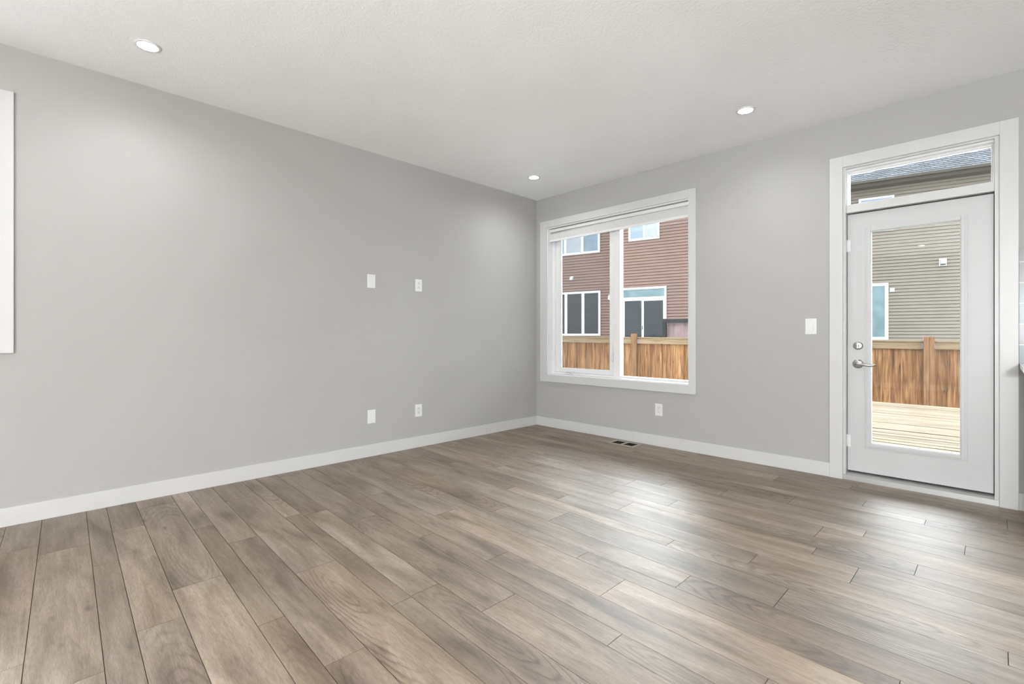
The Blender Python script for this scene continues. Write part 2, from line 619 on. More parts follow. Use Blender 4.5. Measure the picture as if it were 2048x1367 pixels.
wall_grid('wall_back', [-T, WIN[0], WIN[1], DOOR[0], DOOR[1], X1 + T], [-0.02, WIN[2], WIN[3], DOOR[3], H],
          [WIN, (DOOR[0], DOOR[1], -0.1, DOOR[3])], lambda u, d, z: (u, d * T, z), M['wall'])
wall_grid('wall_left', [Y0 - T, SIDE[0], SIDE[1], 0.0], [-0.02, SIDE[2], SIDE[3], H], [SIDE],
          lambda u, d, z: (-d * T, u, z), M['wall'])
wall_grid('wall_right', [Y0 - T, 0.0], [-0.02, H], [], lambda u, d, z: (X1 + d * T, u, z), M['wall'])
wall_grid('wall_front', [0.0, REAR[0], REAR[1], X1], [-0.02, REAR[2], REAR[3], H], [REAR],
          lambda u, d, z: (u, Y0 - d * T, z), M['wall'])

mb = MB()
mb.box(-T, X1 + T, Y0 - T, T, H, H + 0.12)
tag(mb.build('ceiling', M['ceiling']), kind='structure')


# floor: planks in three widths, running along x
def build_floor():
    bm = bmesh.new()
    uvl = bm.loops.layers.uv.new('UVMap')
    uvc = bm.loops.layers.uv.new('Figure')
    cl = bm.loops.layers.float_color.new('plank')
    rnd = random.Random(11)
    starts = [-4.135, -3.703, -3.270, -2.842, -2.405, -1.957, -1.515, -1.075, -0.620, -0.165]
    while starts[0] > Y0 - 0.5:
        starts.insert(0, starts[0] - 0.436)
    starts += [0.272, 0.71]
    rows = []
    for a, b in zip(starts[:-1], starts[1:]):
        w = b - a
        rows += [(a, a + w * 0.222, 'N'), (a + w * 0.222, a + w * 0.555, 'M'), (a + w * 0.555, b, 'W')]
    # end joints as (middle of the row, x)
    joints = [(-4.25, 0.64), (-4.21, 1.94), (-4.10, 0.985), (-3.99, 1.755), (-3.83, 1.50), (-3.74, 0.19),
              (-3.69, 2.03), (-3.58, 2.42), (-3.53, 1.15), (-3.40, 1.72), (-3.33, 0.43), (-3.235, 2.26), (-3.22, 0.985),
              (-2.97, 2.545), (-2.83, 3.01), (-2.72, 2.24), (-2.74, 0.98), (-2.53, 2.805), (-2.39, 2.525), (-2.37, 3.755),
              (-2.27, 2.995), (-2.28, 1.78), (-2.10, 2.12), (-1.96, 3.995), (-1.95, 1.535), (-1.82, 3.135), (-1.64, 3.515),
              (-1.65, 2.305), (-1.66, 1.07), (-1.38, 3.705), (-1.39, 1.26), (-1.38, 2.49), (-1.21, 2.06), (-1.22, 0.835),
              (-1.14, 3.275), (-1.06, 2.255), (-1.04, 3.46), (-0.92, 3.855), (-0.94, 1.425), (-0.93, 2.64), (-0.75, 3.015),
              (-0.80, 0.565), (-0.58, 3.675), (-0.46, 3.365), (-0.45, 2.145), (-0.31, 4.01), (-0.155, 3.235)]
    joints = [(y + 0.015 * x, x) for y, x in joints]
    k = -0.030      # the planks run a shade off square to the walls
    g = 0.0012
    zb = -0.004

    def yy(y, x):
        return y + k * x
    base = [bm.verts.new(p) for p in ((-0.01, Y0 - 0.01, zb), (X1 + 0.01, Y0 - 0.01, zb), (X1 + 0.01, 0.155, zb), (-0.01, 0.155, zb))]
    f = bm.faces.new(base)
    f.material_index = 1
    for (a, b, kind) in rows:
        xs = sorted(x for (y, x) in joints if a <= y < b)
        if not xs:
            xs = [rnd.uniform(0.2, 1.4)]
        seq = list(xs)
        # carry the joints on beyond those read from the room
        while seq[0] > 1.25:
            seq.insert(0, seq[0] - 1.22)
        while seq[-1] < X1:
            seq.append(seq[-1] + 1.22)
        full = []
        for i, x in enumerate(seq):
            full.append(x)
            if i + 1 < len(seq) and seq[i + 1] - x > 1.9:
                full.append((seq[i + 1] + x) / 2)
        ends = [-0.012] + [x for x in full if 0.02 < x < X1 - 0.02] + [X1 + 0.012]
        for x0, x1 in zip(ends[:-1], ends[1:]):
            y_lo, y_hi = a + g, b - g
            if yy(y_lo, x1) > 0.145 or yy(y_hi, x0) < Y0:
                continue
            X0, Xe = x0 + g, x1 - g
            top = [(X0, yy(y_lo, X0)), (Xe, yy(y_lo, Xe)), (Xe, yy(y_hi, Xe)), (X0, yy(y_hi, X0))]
            top = [(px, min(max(py, Y0 - 0.01), 0.15)) for px, py in top]
            vt = [bm.verts.new((px, py, 0.0)) for px, py in top]
            vb = [bm.verts.new((px, py, zb)) for px, py in top]
            fs = [bm.faces.new(vt)]
            for i in range(4):
                fs.append(bm.faces.new((vt[i], vb[i], vb[(i + 1) % 4], vt[(i + 1) % 4])))
            ou, ov = rnd.uniform(0, 40), rnd.uniform(0, 40)
            cu, cv = rnd.uniform(0.1, 0.9) * (x1 - x0) + x0, (a + b) / 2 + rnd.uniform(-0.02, 0.02)
            colr = (rnd.random(), rnd.random(), rnd.random(), 1.0)
            for fc in fs:
                fc.material_index = 0
                for lp in fc.loops:
                    lp[uvl].uv = (lp.vert.co.x - x0 + ou, lp.vert.co.y - a + ov)
                    lp[uvc].uv = (lp.vert.co.x - cu, lp.vert.co.y - k * lp.vert.co.x - cv)
                    lp[cl] = colr
    bmesh.ops.recalc_face_normals(bm, faces=bm.faces[:])
    me = bpy.data.meshes.new('floor')
    bm.to_mesh(me)
    bm.free()
    me.materials.append(M['floor'])
    me.materials.append(M['gap'])
    o = bpy.data.objects.new('floor', me)
    COL.objects.link(o)
    return tag(o, kind='structure')


build_floor()

# baseboards
BB = 0.106
mb = MB()
mb.box(0.0, 0.014, Y0, 0.0, 0.0, BB, 0.003)
tag(mb.build('baseboard_left', M['trim']), kind='structure')
mb = MB()
mb.box(0.014, 3.063, -0.014, 0.0, 0.0, BB, 0.003)
mb.box(4.064, X1, -0.014, 0.0, 0.0, BB, 0.003)
tag(mb.build('baseboard_back', M['trim']), kind='structure')
mb = MB()
mb.box(X1 - 0.014, X1, Y0, -0.66, 0.0, BB, 0.003)
tag(mb.build('baseboard_right', M['trim']), kind='structure')
mb = MB()
mb.box(0.014, X1 - 0.014, Y0, Y0 + 0.014, 0.0, BB, 0.003)
tag(mb.build('baseboard_front', M['trim']), kind='structure')


# ------------------------------------------------------------------ window by the corner
def casing(mb, x0, x1, z0, z1, w, y0=-0.018, y1=0.0, bottom=True):
    mb.box(x0, x0 + w, y0, y1, z0, z1, 0.002)
    mb.box(x1 - w, x1, y0, y1, z0, z1, 0.002)
    mb.box(x0 + w, x1 - w, y0, y1, z1 - w, z1, 0.002)
    if bottom:
        mb.box(x0 + w, x1 - w, y0, y1, z0, z0 + w, 0.002)


w1 = thing('window_1', 'white vinyl window by the corner, casement beside a fixed pane', 'window', (0, 0, 0), kind='structure')
mb = MB()
mb.frame(0.074, 2.008, 0.538, 2.455, (0.098, 0.068, 0.082, 0.080), -0.018, 0.0, bevel=0.002)
mb.build('casing', M['trim'], w1)
mb = MB()
mb.frame(WIN[0], WIN[1], WIN[2], WIN[3], 0.012, 0.0, 0.095)
mb.build('jamb_lining', M['vinyl'], w1)
# fixed outer frame with the middle post
fx0, fx1, fz0, fz1 = WIN[0] + 0.002, WIN[1] - 0.002, WIN[2] + 0.002, WIN[3] - 0.002
mb = MB()
mb.frame(fx0, fx1, fz0, fz1, (0.050, 0.034, 0.030, 0.040), 0.085, 0.155, bevel=0.003)
mb.box(1.050, 1.128, 0.085, 0.155, fz0 + 0.030, fz1 - 0.04, 0.003)
mb.build('vinyl_frame', M['vinyl'], w1)
mb = MB()
mb.frame(0.226, 1.048, 0.654, 2.330, (0.062, 0.055, 0.048, 0.05), 0.095, 0.145, bevel=0.004)
mb.frame(0.284, 0.997, 0.698, 2.284, 0.008, 0.104, 0.125)
sash = mb.build('casement_sash', M['vinyl'], w1)
mb = MB()
mb.box(0.288, 0.993, 0.122, 0.126, 0.702, 2.280)
mb.build('casement_pane', M['glass'], sash)
mb = MB()
mb.box(0.288, 0.993, 0.1085, 0.1090, 0.702, 2.280)
mb.build('insect_screen', M['screen'], sash)
mb = MB()
mb.box(1.122, 1.905, 0.122, 0.126, 0.648, 2.335)
mb.build('fixed_pane', M['glass'], w1)
mb = MB()
mb.box(0.385, 0.500, 0.058, 0.090, 0.638, 0.652, 0.004)
mb.tube([(0.40, 0.070, 0.655), (0.44, 0.060, 0.668), (0.475, 0.058, 0.668), (0.515, 0.060, 0.660)], [0.007, 0.006, 0.006, 0.009])
mb.lathe([(0.012, 0), (0.012, 0.014), (0.006, 0.018)], (0.405, 0.072, 0.648), 'z', 16)
mb.build('crank_handle', M['vinyl'], w1)
mb = MB()
mb.box(1.024, 1.044, 0.082, 0.096, 0.800, 0.905, 0.003)
mb.tube([(1.034, 0.078, 0.815), (1.034, 0.070, 0.850), (1.036, 0.066, 0.910), (1.040, 0.068, 0.985)], [0.008, 0.008, 0.007, 0.005])
mb.build('lock_lever', M['vinyl'], w1)

# roller shade
rb = thing('roller_blind', 'light grey roller shade rolled up at the top of the corner window', 'blind', (1.056, 0.045, 2.205))
mb = MB()
mb.box(-0.866, 0.866, -0.012, 0.038, 0.118, 0.152, 0.004)
mb.build('headrail', M['vinyl'], rb)
mb = MB()
mb.lathe([(0.030, 0.0), (0.030, 1.722)], (-0.861, 0.012, 0.090), 'x', 24)
mb.box(-0.861, 0.861, -0.019, -0.0175, 0.020, 0.092)
mb.build('shade_fabric', M['fabric'], rb)
mb = MB()
mb.box(-0.861, 0.861, -0.026, -0.012, 0.0, 0.026, 0.004)
mb.build('bottom_bar', M['vinyl'], rb)
mb = MB()
mb.box(-0.868, -0.862, -0.015, 0.042, 0.055, 0.155, 0.002)
mb.build('end_bracket', M['vinyl'], rb)
mb = MB()
mb.box(0.862, 0.868, -0.015, 0.042, 0.055, 0.155, 0.002)
mb.build('end_bracket', M['vinyl'], rb)

# ------------------------------------------------------------------ side window at the far left
w3 = thing('window_3', 'white cased side window on the left wall at the edge of the view', 'window', (0, 0, 0), kind='structure')
mb = MB()
c0, c1, cz0, cz1, cw = SIDE[0] - 0.07, SIDE[1] + 0.07, SIDE[2] - 0.08, SIDE[3] + 0.08, 0.07
mb.box(0.0, 0.018, c0, c0 + cw, cz0, cz1, 0.002)
mb.box(0.0, 0.018, c1 - cw, c1, cz0, cz1, 0.002)
mb.box(0.0, 0.018, c0 + cw, c1 - cw, cz0, cz0 + 0.08, 0.002)
mb.box(0.0, 0.018, c0 + cw, c1 - cw, cz1 - 0.08, cz1, 0.002)
mb.build('casing', M['trim'], w3)
mb = MB()
for a, b, c, d in ((SIDE[0], SIDE[0] + 0.06, SIDE[2], SIDE[3]), (SIDE[1] - 0.06, SIDE[1], SIDE[2], SIDE[3]),
                   (SIDE[0] + 0.06, SIDE[1] - 0.06, SIDE[2], SIDE[2] + 0.06), (SIDE[0] + 0.06, SIDE[1] - 0.06, SIDE[3] - 0.06, SIDE[3])):
    mb.box(-0.15, -0.07, a, b, c, d, 0.003)
mb.build('vinyl_frame', M['vinyl'], w3)
mb = MB()
mb.box(-0.115, -0.111, SIDE[0] + 0.055, SIDE[1] - 0.055, SIDE[2] + 0.055, SIDE[3] - 0.055)
mb.build('pane', M['glass'], w3)

# window added in the wall behind the viewer to fill the room with daylight
w4 = thing('fill_window', 'wide white window added in the wall behind the viewer for fill daylight', 'window', (0, 0, 0), kind='structure')
mb = MB()
mb.frame(REAR[0], REAR[1], REAR[2], REAR[3], 0.06, Y0 - 0.14, Y0 - 0.06, bevel=0.003)
for xm in (4.97, 6.03):
    mb.box(xm - 0.03, xm + 0.03, Y0 - 0.14, Y0 - 0.06, REAR[2] + 0.06, REAR[3] - 0.06, 0.003)
mb.build('vinyl_frame', M['vinyl'], w4)
mb = MB()
mb.frame(REAR[0] - 0.08, REAR[1] + 0.08, REAR[2] - 0.08, REAR[3] + 0.08, 0.08, Y0, Y0 + 0.018, bevel=0.002)
mb.build('casing', M['trim'], w4)
for xa, xb in ((REAR[0] + 0.055, 4.945), (4.995, 6.005), (6.055, REAR[1] - 0.055)):
    mb = MB()
    mb.box(xa, xb, Y0 - 0.102, Y0 - 0.098, REAR[2] + 0.055, REAR[3] - 0.055)
    mb.build('pane', M['glass'], w4)

# ------------------------------------------------------------------ patio door with transom
d1 = thing('door_1', 'white patio door with full glass panel and satin lever', 'door', (0, 0, 0), kind='structure')
DX0, DX1, DZ0, DZ1, DYF, DYB = 3.168, 3.954, 0.064, 2.003, 0.048, 0.092
GX0, GX1, GZ0, GZ1 = 3.300, 3.808, 0.276, 1.868
mb = MB()
mb.box(3.063, 3.147, -0.018, 0.0, 0.0, 2.440, 0.002)
mb.box(3.980, 4.064, -0.018, 0.0, 0.0, 2.440, 0.002)
mb.box(3.147, 3.980, -0.018, 0.0, 2.357, 2.440, 0.002)
mb.build('casing', M['trim'], d1)
mb = MB()
mb.box(3.147, 3.164, 0.0, T, 0.0, 2.357, 0.001)
mb.box(3.958, 3.980, 0.0, T, 0.0, 2.357, 0.001)
mb.box(3.164, 3.958, 0.0, T, 2.345, 2.357, 0.001)
mb.box(3.164, 3.958, 0.010, T, 2.012, 2.070, 0.003)
mb.box(3.164, 3.177, 0.096, 0.13, 0.06, 2.012)
mb.box(3.946, 3.958, 0.096, 0.13, 0.06, 2.012)
mb.build('jamb', M['trim'], d1)
mb = MB()
mb.box(3.1645, 3.169, 0.060, 0.100, 0.06, 2.012)
mb.box(3.953, 3.9575, 0.060, 0.100, 0.06, 2.012)
mb.box(3.169, 3.953, 0.060, 0.100, 2.004, 2.012)
mb.build('weatherstrip', M['rubber'], d1)
mb = MB()
mb.frame(DX0, DX1, DZ0, DZ1, (GX0 - DX0, DX1 - GX1, GZ0 - DZ0, DZ1 - GZ1), DYF, DYB, bevel=0.0)
slab = mb.build('slab', M['door'], d1)
mb = MB()
mb.frame(3.277, 3.831, 0.252, 1.892, 0.036, DYF - 0.008, DYF + 0.001, bevel=0.003)
mb.frame(3.289, 3.819, 0.264, 1.880, 0.020, DYF - 0.014, DYF - 0.006, bevel=0.003)
mb.frame(3.301, 3.807, 0.277, 1.867, 0.012, DYF - 0.006, DYB - 0.01, bevel=0.0)
mb.build('lite_frame', M['door'], d1)
mb = MB()
mb.box(3.305, 3.803, 0.066, 0.070, 0.281, 1.863)
mb.build('pane', M['glass'], d1)
# deadbolt with thumb turn
mb = MB()
mb.lathe([(0.031, 0.0), (0.031, 0.006), (0.027, 0.012), (0.022, 0.014), (0.0, 0.015)], (3.233, DYF, 1.009), '-y', 36)
db = mb.build('deadbolt', M['nickel'], d1)
mb = MB()
mb.lathe([(0.008, 0.0), (0.008, 0.012)], (3.233, DYF - 0.014, 1.009), '-y', 16)
mb.box(3.2285, 3.2375, DYF - 0.040, DYF - 0.022, 0.990, 1.028, 0.004)
mb.build('thumb_turn', M['nickel'], db)
# lever
mb = MB()
mb.lathe([(0.034, 0.0), (0.034, 0.006), (0.030, 0.012), (0.016, 0.015), (0.0, 0.016)], (3.233, DYF, 0.873), '-y', 36)
lv = mb.build('lever_rose', M['nickel'], d1)
mb = MB()
mb.lathe([(0.011, 0.0), (0.011, 0.038)], (3.233, DYF - 0.012, 0.873), '-y', 20)
mb.tube([(3.226, DYF - 0.050, 0.874), (3.240, DYF - 0.054, 0.873), (3.270, DYF - 0.056, 0.871), (3.305, DYF - 0.056, 0.867), (3.330, DYF - 0.052, 0.866), (3.342, DYF - 0.046, 0.866)],
        [0.012, 0.012, 0.0105, 0.0095, 0.009, 0.008], 14)
mb.build('lever_handle', M['nickel'], lv)
# hinges on the left edge, hidden ones at right
for hz in (0.287, 1.767):
    mb = MB()
    mb.box(3.164, 3.186, DYF - 0.004, DYF + 0.002, hz - 0.045, hz + 0.045, 0.0015)
    mb.lathe([(0.0055, 0.0), (0.0055, 0.092)], (3.164, DYF - 0.006, hz - 0.046), 'z', 12)
    mb.build('hinge', M['vinyl'], d1)
# sill / threshold
mb = MB()
mb.prism([(3.150, -0.004, 0.0), (3.150, -0.004, 0.036), (3.150, 0.018, 0.046), (3.150, 0.100, 0.060), (3.150, 0.150, 0.050), (3.150, 0.150, 0.0)], (0.828, 0, 0))
mb.build('threshold', M['alum'], d1)
mb = MB()
mb.box(3.170, 3.952, 0.052, 0.090, 0.0585, 0.066)
mb.build('door_sweep', M['rubber'], d1)

w2 = thing('window_2', 'narrow white transom window above the patio door', 'window', (0, 0, 0), kind='structure')
mb = MB()
mb.frame(3.164, 3.958, 2.070, 2.345, (0.006, 0.006, 0.006, 0.012), 0.028, 0.14, bevel=0.002)
mb.frame(3.1645, 3.9575, 2.074, 2.336, (0.003, 0.0155, 0.013, 0.014), 0.075, 0.125, bevel=0.001)
mb.build('vinyl_frame', M['vinyl'], w2)
mb = MB()
mb.box(3.166, 3.944, 0.100, 0.104, 2.084, 2.325)
mb.build('pane', M['glass'], w2)


# ------------------------------------------------------------------ electrical plates
def plate_bm(mb, w, h):
    mb.box(-w / 2, w / 2, -0.006, 0.0, -h / 2, h / 2, 0.003)


def make_outlet(label, loc, rz, group):
    t = thing('wall_outlet', label, 'outlet', loc, rz, group)
    mb = MB()
    plate_bm(mb, 0.078, 0.118)
    mb.lathe([(0.003, 0.0), (0.003, 0.0075)], (0, 0, 0), '-y', 12)
    mb.build('face_plate', M['plate'], t)
    for zc in (0.0195, -0.0195):
        mb = MB()
        mb.box(-0.017, 0.017, -0.0085, -0.004, zc - 0.0145, zc + 0.0145, 0.004)
        rc = mb.build('receptacle', M['plate'], t)
        mb = MB()
        mb.box(-0.0075, -0.0050, -0.0090, -0.008, zc - 0.001, zc + 0.008)
        mb.box(0.0050, 0.0075, -0.0090, -0.008, zc - 0.001, zc + 0.007)
        mb.lathe([(0.0030, 0.0), (0.0030, 0.001)], (0, -0.0080, zc - 0.007), '-y', 12)
        mb.build('slots', M['slot'], rc)
    return t


def make_blank(label, loc, rz, group):
    t = thing('blank_plate', label, 'wall plate', loc, rz, group)
    mb = MB()
    plate_bm(mb, 0.078, 0.122)
    mb.box(-0.0170, 0.0170, -0.0075, -0.005, -0.0340, 0.0340, 0.0012)
    mb.build('face_plate', M['plate'], t)
    for zc in (0.046, -0.046):
        mb = MB()
        mb.lathe([(0.0034, 0.0), (0.0034, 0.0008), (0.0, 0.0012)], (0, -0.006, zc), '-y', 12)
        mb.build('screw', M['screw'], t)
    return t


LW = R(90)      # turns the plate's front to look into the room from the left wall
o1 = make_outlet('duplex outlet under the window on the back wall', (1.630, 0.0, 0.357), 0.0, 'white outlets')
o2 = dup(o1, (0.0, -1.708, 1.575), LW, 'upper duplex outlet high on the left wall', 'white outlets')
o3 = dup(o1, (0.0, -1.708, 0.357), LW, 'lower duplex outlet near the baseboard of the left wall', 'white outlets')
b1 = make_blank('upper blank cover plate high on the left wall', (0.0, -2.210, 1.576), LW, 'blank cover plates')
b2 = dup(b1, (0.0, -2.208, 0.356), LW, 'lower blank cover plate near the baseboard of the left wall', 'blank cover plates')

t = thing('light_switch', 'white rocker light switch on the grey wall beside the patio door', 'switch', (2.935, 0.0, 1.158))
mb = MB()
plate_bm(mb, 0.078, 0.124)
mb.build('face_plate', M['plate'], t)
mb = MB()
mb.frame(-0.019, 0.019, -0.036, 0.036, 0.0025, -0.0075, -0.005)
mb.prism([(-0.0160, -0.0055, -0.033), (-0.0160, -0.0105, -0.033), (-0.0160, -0.0070, 0.0), (-0.0160, -0.0060, 0.033), (-0.0160, -0.0055, 0.033)], (0.032, 0, 0))
mb.build('rocker', M['plate'], t)
for zc in (0.048, -0.048):
    mb = MB()
    mb.lathe([(0.0032, 0.0), (0.0032, 0.0008), (0.0, 0.0012)], (0, -0.006, zc), '-y', 12)
    mb.build('screw', M['screw'], t)

# floor register under the window
t = thing('floor_vent', 'tan metal floor register set in the planks below the window', 'vent', (1.340, -0.158, 0.0))
mb = MB()
mb.frame(-0.148, 0.148, -0.088, 0.088, 0.026, 0.0, 0.006)
for v in mb.bm.verts:     # lay the frame flat
    v.co = Vector((v.co.x, v.co.z, v.co.y))
mb.box(-0.013, 0.013, -0.062, 0.062, 0.0, 0.0058)
bmesh.ops.recalc_face_normals(mb.bm, faces=mb.bm.faces[:])
mb.build('rim', M['register'], t)
mb = MB()
for s in (-1, 1):
    x0, x1 = (-0.122, -0.013) if s < 0 else (0.013, 0.122)
    for k in range(7):
        xx = x0 + (k + 0.5) * (x1 - x0) / 7
        mb.prism([(xx - 0.0015, -0.062, 0.0016), (xx + 0.0015, -0.062, 0.0016), (xx + 0.0035, -0.062, 0.0045), (xx + 0.0005, -0.062, 0.0045)], (0, 0.124, 0))
mb.build('louvers', M['soffit'], t)
mb = MB()
mb.box(-0.124, 0.124, -0.064, 0.064, 0.0003, 0.0012)
mb.build('duct_opening', M['dark'], t)


# ------------------------------------------------------------------ recessed ceiling lights
def make_pot(label, loc):
    t = thing('recessed_light', label, 'ceiling light', loc, 0, 'recessed ceiling lights')
    mb = MB()
    mb.lathe([(0.050, 0.006), (0.062, 0.005), (0.066, 0.0), (0.050, 0.0)], (0, 0, 0), '-z', 40, cap=False)
    mb.build('trim_ring', M['vinyl'], t)
    mb = MB()
    mb.lathe([(0.0505, 0.0), (0.0505, 0.0045), (0.0, 0.0048)], (0, 0, 0), '-z', 40)
    mb.build('lens', M['lens'], t)
    return t


def pot_lamp(t):
    ld = bpy.data.lights.new('downlight_beam', 'SPOT')
    ld.energy = POT_W * 4
    ld.spot_size = R(160)
    ld.spot_blend = 0.9
    ld.shadow_soft_size = 0.05
    ld.color = WARM
    lo = bpy.data.objects.new('downlight_beam', ld)
    lo.location = (0, 0, -0.02)
    lo.parent = t
    COL.objects.link(lo)


p0 = make_pot('recessed downlight nearest the viewer, by the top of the left wall', (0.555, -3.90, H))
pots = [p0]
for label, loc in (('small recessed downlight in the far corner of the ceiling', (0.566, -0.66, H)),
                   ('recessed downlight on the ceiling between the window and the patio door', (2.671, -0.65, H)),
                   ('recessed downlight on the ceiling above the viewer', (2.671, -3.90, H)),
                   ('unseen recessed downlight in the ceiling in front of the kitchen counter', (5.10, -2.30, H)),  # downlights from here on are unseen, added as fill
                   ('unseen recessed downlight in the kitchen aisle', (5.10, -3.90, H)),
                   ('unseen recessed downlight behind the viewer by the left wall', (0.90, -7.00, H)),
                   ('unseen recessed downlight behind the viewer in the middle of the ceiling', (3.00, -7.00, H)),
                   ('unseen recessed downlight behind the viewer by the right wall', (5.60, -7.00, H))):
    pots.append(dup(p0, loc, 0, label, 'recessed ceiling lights'))
for t in pots:
    pot_lamp(t)


# pendants behind the viewer, mirrored faintly in the door glass
def make_pendant(label, loc):
    t = thing('pendant_lamp', label, 'pendant lamp', loc, 0, 'globe pendants')
    mb = MB()
    mb.lathe([(0.06, 0.0), (0.06, 0.02), (0.01, 0.03), (0.0, 0.03)], (0, 0, H - loc[2]), '-z', 24)
    mb.build('canopy', M['nickel'], t)
    mb = MB()
    mb.tube([(0, 0, 0.13), (0, 0, H - loc[2] - 0.02)], 0.004, 8)
    mb.build('cord', M['black'], t)
    mb = MB()
    mb.lathe([(0.0, -0.12)] + [(0.12 * math.cos(R(a)), 0.12 * math.sin(R(a))) for a in range(-80, 81, 10)] + [(0.0, 0.12)], (0, 0, 0), 'z', 28, cap=False)
    mb.build('globe', M['globe'], t)
    return t


def pendant_lamp_light(t):
    ld = bpy.data.lights.new('pendant_glow', 'POINT')
    ld.energy = PENDANT_W * 4
    ld.shadow_soft_size = 0.14
    ld.color = WARM
    lo = bpy.data.objects.new('pendant_glow', ld)
    lo.location = (0, 0, -0.16)
    lo.parent = t
    COL.objects.link(lo)


pe0 = make_pendant('white globe pendant behind the viewer, nearest of the three', (4.7, -6.0, 1.62))
pe1 = dup(pe0, (4.7, -6.9, 1.62), 0, 'white globe pendant behind the viewer, between the other two', 'globe pendants')
pe2 = dup(pe0, (4.7, -7.8, 1.62), 0, 'white globe pendant behind the viewer, close to the rear window', 'globe pendants')
for t in (pe0, pe1, pe2):
    pendant_lamp_light(t)

# ------------------------------------------------------------------ edge of the kitchen
t = thing('kitchen_cabinet', 'pale base cabinet under the white counter at the right edge', 'cabinet', (4.125, -0.60, 0.0))
mb = MB()
mb.box(0.0, 2.4, 0.0, 0.585, 0.10, 0.882, 0.002)
mb.box(0.02, 2.38, 0.06, 0.585, 0.0, 0.10)
mb.build('body', M['cabinet'], t)
for k in range(4):
    mb = MB()
    mb.box(0.006 + k * 0.6, 0.594 + k * 0.6, -0.020, 0.0, 0.112, 0.872, 0.003)
    dr = mb.build('door', M['cabinet'], t)
    mb = MB()
    mb.tube([(0.55 + k * 0.6, -0.020, 0.66), (0.55 + k * 0.6, -0.045, 0.665), (0.55 + k * 0.6, -0.045, 0.795), (0.55 + k * 0.6, -0.020, 0.80)], 0.005, 8)
    mb.build('handle', M['nickel'], dr)
mb = MB()
mb.box(4.068, 6.6, -0.640, -0.001, 0.884, 0.912, 0.003)
tag(mb.build('countertop', M['quartz']), 'white counter slab at the right edge of the view', 'countertop')
mb = MB()
mb.box(4.066, 6.6, -0.010, -0.001, 0.913, 1.62, 0.0)
tag(mb.build('tile_backsplash', M['tile']), 'grey and blue tiled backsplash beside the door casing', 'backsplash')

# ------------------------------------------------------------------ outside
GZ = -0.85
ANG = R(12.3)
mb = MB()
mb.box(-45, 55, -60, 70, GZ - 0.2, GZ)
tag(mb.build('ground', M['bounce_ground']), kind='structure')

# deck outside the door
t = thing('wooden_deck', 'pale pine deck outside the patio door', 'deck', (2.75, 0.2, GZ))
mb = MB()
rnd = random.Random(3)
y = 0.0
DZ = 0.73           # deck surface above ground
while y < 6.28:
    w = 0.138
    g_ = 0.028 if (2.15 < y + w < 2.95 or 3.2 < y + w < 3.34 or 3.95 < y + w < 4.09) else 0.0035
    dz = rnd.uniform(-0.003, 0.003)
    mb.box(-2.6, 2.6, y, y + w, DZ - 0.035 + dz, DZ + dz, 0.004)
    y += w + g_
mb.build('deck_boards', M['deck'], t)
mb = MB()
mb.box(-2.58, 2.58, 6.16, 6.20, DZ - 0.23, DZ - 0.04)
mb.box(-2.58, -2.54, 0.0, 6.16, DZ - 0.23, DZ - 0.04)
mb.box(2.54, 2.58, 0.0, 6.16, DZ - 0.23, DZ - 0.04)
for k in range(12):
    xx = -2.3 + k * 0.41
    mb.box(xx - 0.02, xx + 0.02, 0.02, 6.16, DZ - 0.23, DZ - 0.04)
mb.build('joists', M['rail'], t)
for px in (-2.4, 0.0, 2.4):
    for py in (0.4, 5.9):
        mb = MB()
        mb.box(px - 0.045, px + 0.045, py - 0.045, py + 0.045, 0.0, DZ - 0.23)
        mb.build('post', M['post'], t)

# fence
FP = (-2.058, 6.910)
ft = thing('wooden_fence', 'orange cedar board fence with pale top rail beyond the deck', 'fence', (FP[0], FP[1], GZ), ANG)


def ftop(s):      # the fence steps down gently to the right
    return 1.019 - 0.0105 * s - GZ


posts = [-6.52, -3.60, -0.66, 2.26, 5.205, 8.13]
rnd = random.Random(5)
for a, b in zip(posts[:-1], posts[1:]):
    mb = MB()
    n = round((b - a) / 0.14)
    for k in range(n):
        lap = 0.006 if k % 2 else -0.001
        s0 = a + k * (b - a) / n - lap
        s1 = a + (k + 1) * (b - a) / n + lap
        dy = (0.0185 if k % 2 else 0.0) + rnd.uniform(0, 0.003)
        mb.box(s0, s1, 0.012 + dy, 0.030 + dy, 0.05, ftop(s0) - 0.02, 0.002)
    mb.build('board_panel', M['fence'], ft)
    mb = MB()
    for (z0, z1, y0, y1) in ((-0.142, 0.0, -0.030, 0.010),):
        mb.prism([(a + 0.07, y0, ftop(a) + z0), (a + 0.07, y1, ftop(a) + z0), (a + 0.07, y1, ftop(a) + z1), (a + 0.07, y0, ftop(a) + z1)], (b - a - 0.14, 0, ftop(b) - ftop(a)))
    mb.build('rail', M['rail'], ft)
    mb = MB()
    mb.box(a + 0.07, b - 0.07, -0.030, 0.010, 0.25, 0.34)
    mb.build('rail', M['rail'], ft)
    mb = MB()
    mb.prism([(a + 0.065, -0.058, ftop(a) + 0.001), (a + 0.065, 0.06, ftop(a) + 0.001), (a + 0.065, 0.06, ftop(a) + 0.029), (a + 0.065, -0.058, ftop(a) + 0.029)], (b - a - 0.13, 0, ftop(b) - ftop(a)))
    mb.build('cap_board', M['rail'], ft)
    for s, d in ((a + 0.085, 1), (b - 0.085, -1)):
        mb = MB()
        mb.box(s - 0.016, s + 0.016, -0.034, -0.029, ftop(s) - 0.135, ftop(s) - 0.02)
        mb.build('hanger_bracket', M['galv'], ft)
